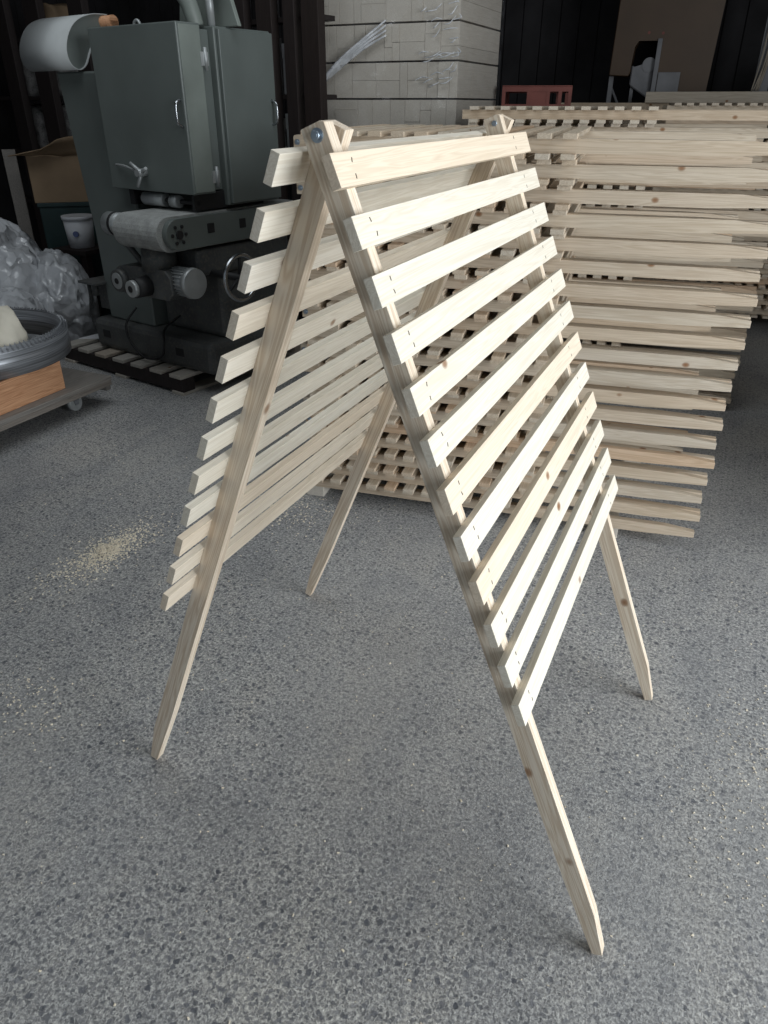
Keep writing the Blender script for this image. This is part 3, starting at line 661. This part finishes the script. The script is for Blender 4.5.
# ------------------------------------------------------------------ storage frame behind the machine
ex = Vector((math.cos(RM), math.sin(RM), 0)); ey = Vector((-math.sin(RM), math.cos(RM), 0))
def on_plane(u, v, c):
    d = fw + rt*((u-384)/FPX) - up*((v-512)/FPX)
    t = (c-(CAM-OM).dot(ey))/d.dot(ey); X = CAM+t*d
    return (X-OM).dot(ex), X.z
YS = 1.50
for xs, dp, lab in ((((-2.96, -2.77), (-2.49, -2.28), (-1.86, -1.67)), 0.62, 'tall dark wooden storage rack holding mottled sacks at the far left'),
                    (((0.01, 0.11), (0.22, 0.36), (0.46, 0.56), (0.62, 0.765)), 0.20, 'tall dark wooden storage rack between the sanding machine and the wrapped timber')):
    sh = empty('storage_rack', OM, RM, lab, 'storage rack')
    for xa, xb in xs:
        bm = bmesh.new(); box(bm, xa, xb, YS, YS+0.07, 0, 3.2, 0, 0.004); obj('upright', bm, M_dark_wood, sh)
    for z in (0.70, 1.15, 1.60, 2.05, 2.5):
        bm = bmesh.new(); box(bm, xs[0][0]-(0.5 if dp > 0.5 else 0), xs[-1][1]-(0 if dp > 0.5 else 0.02), YS+0.0705, YS+dp, z-0.03, z, 0, 0.003); obj('shelf', bm, M_dark_wood, sh)
def local(x, y, z): return OM + ex*x + ey*y + Vector((0, 0, z))
rnd = random.Random(21)
desc = {0: 'lowest', 1: 'second', 2: 'third'}
def sack(x, z, wd, dp, hh, m, lab, nm='mottled_sack', cat='sack', grp='sacks on the dark storage rack', seed=0):
    bm = bmesh.new(); bmesh.ops.create_cube(bm, size=2); bmesh.ops.subdivide_edges(bm, edges=bm.edges, cuts=7, use_grid_fill=True)
    for v in bm.verts:
        p = v.co.copy(); k = (1-0.12*(abs(p.x)**4*abs(p.z)**2))
        n = noise.fractal(Vector((p.x*1.5+seed, p.y*1.5, p.z*1.5)), 1, 2, 3)
        v.co = Vector((p.x*wd/2*k, p.y*dp/2*(1-0.2*abs(p.x)**3)+0.02*n, (p.z+1)*hh/2*(1-0.08*abs(p.x)**3)+(0.025*n if p.z > -0.9 else 0)))
    o = obj(nm, bm, m, None, Matrix.Translation(local(x, YS+0.28, z+0.0005)) @ Matrix.Rotation(RM, 4, 'Z'), True)
    return tag(o, lab, cat, grp)
sack(-2.98, 1.60, 0.34, 0.30, 0.36, M_sack, 'mottled dark sack on the upper shelf in the leftmost gap of the left storage rack', seed=1)
sack(-2.98, 1.15, 0.34, 0.30, 0.38, M_sack, 'mottled dark sack on the middle shelf in the leftmost gap of the left storage rack', seed=5)
sack(-2.42, 1.60, 0.38, 0.32, 0.40, M_sack, 'mottled dark sack on the upper shelf behind the hanging belt loop', seed=2)
sack(-2.42, 1.15, 0.38, 0.32, 0.38, M_sack, 'mottled dark sack on the middle shelf above the brown carton', seed=3)
sack(-2.42, 2.05, 0.38, 0.32, 0.24, M_card, 'low brown sack on the top shelf above the hanging belt loop', seed=4)
for i, (x, z, wd, hh) in enumerate(((-0.04, 1.60, 0.10, 0.30), (-0.04, 2.05, 0.10, 0.22), (0.21, 1.60, 0.12, 0.34), (0.21, 1.15, 0.12, 0.30), (0.21, 2.05, 0.12, 0.20), (0.40, 1.60, 0.075, 0.30), (0.40, 1.15, 0.075, 0.33), (-0.04, 1.15, 0.1, 0.3))):
    bm = bmesh.new(); box(bm, -wd/2, wd/2, -0.05, 0.05, 0.0005, hh, 0, 0.006); box(bm, -wd/2-0.002, wd/2+0.002, -0.052, 0.052, hh*0.72, hh+0.003, 0, 0.004)
    o = obj('storage_box', bm, M_grey_arm if i % 3 else M_grey_metal, None, Matrix.Translation(local(x, YS+0.135, z)) @ Matrix.Rotation(RM, 4, 'Z'))
    tag(o, 'dusty grey box on the %s shelf, %s gap of the right storage rack' % ({1.15: 'middle', 1.6: 'upper', 2.05: 'top'}[z], {-0.04: 'leftmost', 0.21: 'second', 0.40: 'third'}[x]), 'box', 'boxes on the storage rack')
# bucket and cardboard at the left
bk = empty('white_bucket', Vector((-3.84, 3.27, 0.62)), 0, 'white plastic bucket with a dark print standing left of the sanding machine', 'bucket')
bm = bmesh.new(); cyl(bm, (0, 0, 0), (0, 0, 0.20), 0.088, 0.104, 32); obj('pail', bm, M_white, bk)
bm = bmesh.new(); cyl(bm, (0, 0, 0.19), (0, 0, 0.215), 0.110, 0.110, 32); obj('lid', bm, M_white, bk)
bm = bmesh.new(); cyl(bm, (0.045, -0.080, 0.10), (0.050, -0.0945, 0.10), 0.020, seg=16); obj('printed_mark', bm, M_blue, bk)
bn = empty('low_bench', Vector((-3.84, 3.27, 0)), 0, 'low dark bench under the white bucket behind the polythene heap', 'bench')
bm = bmesh.new(); box(bm, -0.15, 0.17, -0.15, 0.15, 0.585, 0.6195, 0, 0.003); obj('bench_top', bm, M_dark_wood, bn)
for x in (-0.14, 0.11):
    for y in (-0.14, 0.09):
        bm = bmesh.new(); box(bm, x, x+0.05, y, y+0.05, 0, 0.585); obj('leg', bm, M_dark_wood, bn)
def sheet(name, pts0, pts1, m, lab, cat, th=0.006):
    a = smooth_path(pts0, 6); b_ = smooth_path(pts1, 6); bm = bmesh.new(); g = []
    for i in range(len(a)):
        row = []
        for j in range(7):
            t = j/6; p = a[i].lerp(b_[i], t); p += Vector((0.5, -0.6, 0))*0.02*noise.noise(Vector((i*0.4, j*0.6, 3.3)))
            row.append(bm.verts.new(p))
        g.append(row)
    for r0, r1 in zip(g, g[1:]):
        for j in range(6): f = bm.faces.new((r0[j], r0[j+1], r1[j+1], r1[j])); f.smooth = True
    o = obj(name, bm, m); md = o.modifiers.new('thickness', 'SOLIDIFY'); md.thickness = th
    return tag(o, lab, cat)
cb1 = empty('cardboard_box', Vector((-4.13, 3.56, 0.0)), R(40), 'open brown cardboard carton with a folded-back flap left of the sanding machine', 'box')
bm = bmesh.new(); box(bm, -0.26, 0.26, -0.18, 0.18, 0.90, 1.22, 0, 0.004); obj('carton', bm, M_card, cb1)
bm = bmesh.new()
g = []
for i in range(13):
    row = []
    for j in range(6):
        x = -0.36+0.68*i/12; t = j/5
        row.append(bm.verts.new((x, -0.185-0.10*t+0.02*noise.noise(Vector((i*.5, j*.5, 1))), 1.22+(0.0+0.22*(i/12)**1.3)*t+0.02*noise.noise(Vector((i*.4, j*.4, 5))))))
    g.append(row)
for r0, r1 in zip(g, g[1:]):
    for j in range(5): f = bm.faces.new((r0[j], r0[j+1], r1[j+1], r1[j])); f.smooth = True
fl = obj('flap', bm, M_card, cb1); md = fl.modifiers.new('thickness', 'SOLIDIFY'); md.thickness = 0.005
ct = empty('dark_crate', Vector((-4.13, 3.56, 0.0)), R(40), 'dark green crate standing under the brown cardboard carton', 'crate')
bm = bmesh.new(); box(bm, -0.24, 0.24, -0.17, 0.17, 0.0, 0.87, 0, 0.006); obj('crate_body', bm, M_teal, ct)
bm = bmesh.new(); box(bm, -0.25, 0.25, -0.18, 0.18, 0.87, 0.8995, 0, 0.004); obj('rim', bm, M_teal, ct)
bm = bmesh.new(); box(bm, -0.045, 0.045, -0.012, 0.012, 0, 1.25, 0, 0.002)
tag(obj('weathered_plank', bm, M_trolley, None, Matrix.Translation((-4.42, 3.30, 0)) @ Matrix.Rotation(R(38), 4, 'Z')), 'upright weathered plank standing left of the cardboard carton', 'plank')

# ------------------------------------------------------------------ dim things at the right back
# red steel stillage
st = empty('red_stillage', (-1.05, 5.08, 0), R(14), 'red-brown steel stillage seen beyond the second rack pile', 'stillage')
for x in (-0.17, 0.22):
    for y in (0, 0.7):
        bm = bmesh.new(); box(bm, x, x+0.06, y, y+0.06, 0, 1.53); obj('leg', bm, M_red, st)
bm = bmesh.new()
for y in (-0.02, 0.74):
    box(bm, -0.20, 0.30, y, y+0.04, 1.625, 1.655); box(bm, -0.20, 0.30, y, y+0.04, 1.53, 1.545)
    for x in (-0.20, -0.02, 0.12, 0.205, 0.275): box(bm, x, x+0.025, y, y+0.04, 1.545, 1.625)
    box(bm, 0.0, 0.12, y+0.005, y+0.035, 1.545, 1.625)
for y in (0.02, 0.36): box(bm, 0.27, 0.30, y, y+0.34, 1.53, 1.545); box(bm, 0.27, 0.30, y, y+0.34, 1.625, 1.655)
box(bm, -0.20, 0.30, -0.02, 0.78, 1.656, 1.664, 0, 0.002)
obj('deck_frame', bm, M_red, st)
# tan bandsaw-like machine with a throat
bs = empty('tan_machine', (-0.84, 7.05, 0), R(7), 'large tan-painted machine with a square throat in the dark back', 'machine')
prof = [(0.0, 1.78), (0.17, 1.77), (0.185, 1.80), (0.19, 2.0), (0.22, 2.05), (0.42, 2.05), (0.42, 0.0), (0.80, 0.0), (0.86, 1.6), (0.90, 2.6), (0.92, 2.9), (0.10, 2.9), (0.02, 2.6)]
bm = bmesh.new(); prism(bm, prof, 0, 0.34, 'Y', 0, 0.006); obj('machine_frame', bm, M_tan, bs)
bm = bmesh.new(); box(bm, 0.385, 0.425, -0.02, 0.20, 0.9, 2.06, 0, 0.004); obj('guide_bar', bm, M_grey_arm, bs)
bm = bmesh.new(); prism(bm, [(0.19, 1.70), (0.385, 1.58), (0.385, 1.88), (0.34, 1.92), (0.30, 1.86), (0.23, 1.84), (0.19, 1.86)], 0.05, 0.2, 'Y', 0, 0.01); cyl(bm, (0.34, 0.04, 1.86), (0.34, 0.2, 1.86), 0.06); obj('saw_guide', bm, M_grey_arm, bs)
bm = bmesh.new(); box(bm, 0.43, 0.62, -0.03, -0.0005, 1.45, 1.80, 0, 0.004); obj('control_box', bm, M_grey_arm, bs)
bm = bmesh.new(); box(bm, 0.0, 0.04, 0.1, 0.14, 0, 1.775); box(bm, 0.20, 0.23, 0.1, 0.14, 0, 1.70); tube(bm, [(0.02, 0.12, 1.7), (0.22, 0.12, 1.35)], 0.012); obj('support_post', bm, M_grey_arm, bs)
bm = bmesh.new(); cyl(bm, (0.30, -0.002, 2.105), (0.30, 0.003, 2.105), 0.012, seg=12); cyl(bm, (0.42, -0.002, 2.10), (0.42, 0.003, 2.10), 0.012, seg=12); obj('screw_head', bm, M_red, bs)
# grey post with a frayed rope
bm = bmesh.new(); box(bm, 0.40, 0.52, 7.0, 7.12, 0, 4.2, 0, 0.004); tag(obj('trim_1', bm, M_grey_arm), kind='structure')
bm = bmesh.new(); rp = random.Random(2)
for k in range(5):
    tube(bm, smooth_path([(0.43+0.01*k, 6.985, 2.6), (0.42+0.012*k, 6.975, 2.2), (0.45+rp.uniform(-.03, .03), 6.97, 1.9), (0.42+rp.uniform(-.03, .03), 6.975, 1.65)], 6), 0.006, 6)
tag(obj('frayed_rope', bm, M_rope), 'frayed pale rope hanging down the grey post at the back', 'rope')
bm = bmesh.new()
for i in range(60): box(bm, 0.7, 3.4, 7.6, 7.63, i*0.06, i*0.06+0.05, 0, 0.006)
struct('door_1', bm, paint('dark_roller_shutter', (0.035, 0.037, 0.045), 0.5))
bm = bmesh.new(); n = 24; prev = []
for i in range(n+1):
    t = math.pi*i/n; row = []
    for j in range(9):
        y = 6.95+0.5*j/8; k = 1+0.05*noise.noise(Vector((i*.4, j*.6, 2)))
        row.append(bm.verts.new((0.95-0.5*math.cos(t)*k, y, 1.82*math.sin(t)**0.6*k)))
    prev.append(row)
for a, b_ in zip(prev, prev[1:]):
    for j in range(8): f = bm.faces.new((a[j], a[j+1], b_[j+1], b_[j])); f.smooth = True
o = obj('blue_tarpaulin', bm, M_tarp); md = o.modifiers.new('thickness', 'SOLIDIFY'); md.thickness = 0.004
tag(o, 'dark blue tarpaulin draped over a hump right of the grey post', 'tarpaulin')

# ------------------------------------------------------------------ sawdust and chips
def chips(name, gen, n, lo, hi, seed, lab, cat):
    rnd = random.Random(seed); vs = []; fs = []
    for _ in range(n):
        x, y, z = gen(rnd); L = rnd.uniform(lo, hi)/2; Wd = L*rnd.uniform(0.25, 0.7); T = rnd.uniform(0.0004, 0.001)
        a = rnd.uniform(0, math.pi); Mx = Matrix.Translation((x, y, z+T+0.0003)) @ Matrix.Rotation(a, 4, 'Z') @ Matrix.Rotation(rnd.uniform(-.25, .25), 4, 'X')
        k = len(vs)
        for dx in (-L, L):
            for dy in (-Wd, Wd):
                for dz in (-T, T): vs.append(tuple(Mx @ Vector((dx*(1 if dy > 0 else .7), dy, dz))))
        fs += [tuple(k+i for i in f) for f in ((0,1,3,2),(4,6,7,5),(0,4,5,1),(2,3,7,6),(0,2,6,4),(1,5,7,3))]
    me = bpy.data.meshes.new(name); me.from_pydata(vs, [], fs); me.materials.append(M_chip)
    return tag(link(name, me), lab, cat, None, 'stuff')
def g_main(r):
    t = r.gauss(0, 1); y = 0.80+0.135*t; s = r.gauss(0, 1)
    x = -1.455+0.055*s+0.01*t
    if r.random() < 0.35: x = -1.46+r.gauss(0, 0.03); y = 0.80+r.gauss(0, 0.045)
    d = math.hypot((x+1.46)/0.05, (y-0.8)/0.07)
    return x, y, max(0, 0.006*(1-d/1.5))*r.random()
chips('sawdust_pile', g_main, 1500, 0.004, 0.010, 1, 'small pale sawdust pile on the floor at the left of the rack', 'sawdust')
def g_left(r): return -1.10+r.gauss(0, 0.10), 0.03+r.gauss(0, 0.07), 0
chips('scattered_sawdust', g_left, 160, 0.003, 0.008, 2, 'sparse sawdust on the floor at the left edge below the pile', 'sawdust')
def g_block(r): return -0.97+r.gauss(0, 0.10), 1.40+r.gauss(0, 0.09), 0
chips('scattered_sawdust', g_block, 260, 0.003, 0.009, 3, 'sawdust scattered on the floor by the left corner of the rack pile', 'sawdust')
def g_right(r): return 0.86+r.gauss(0, 0.08), 0.62+r.gauss(0, 0.17), 0
chips('scattered_sawdust', g_right, 260, 0.002, 0.007, 4, 'sawdust scattered on the floor at the right edge of the picture', 'sawdust')
def g_all(r): return r.uniform(-2.2, 1.2), r.uniform(-0.7, 1.7), 0
chips('wood_chips', g_all, 900, 0.002, 0.0075, 5, 'single pale wood chips strewn all over the concrete floor', 'wood chips')
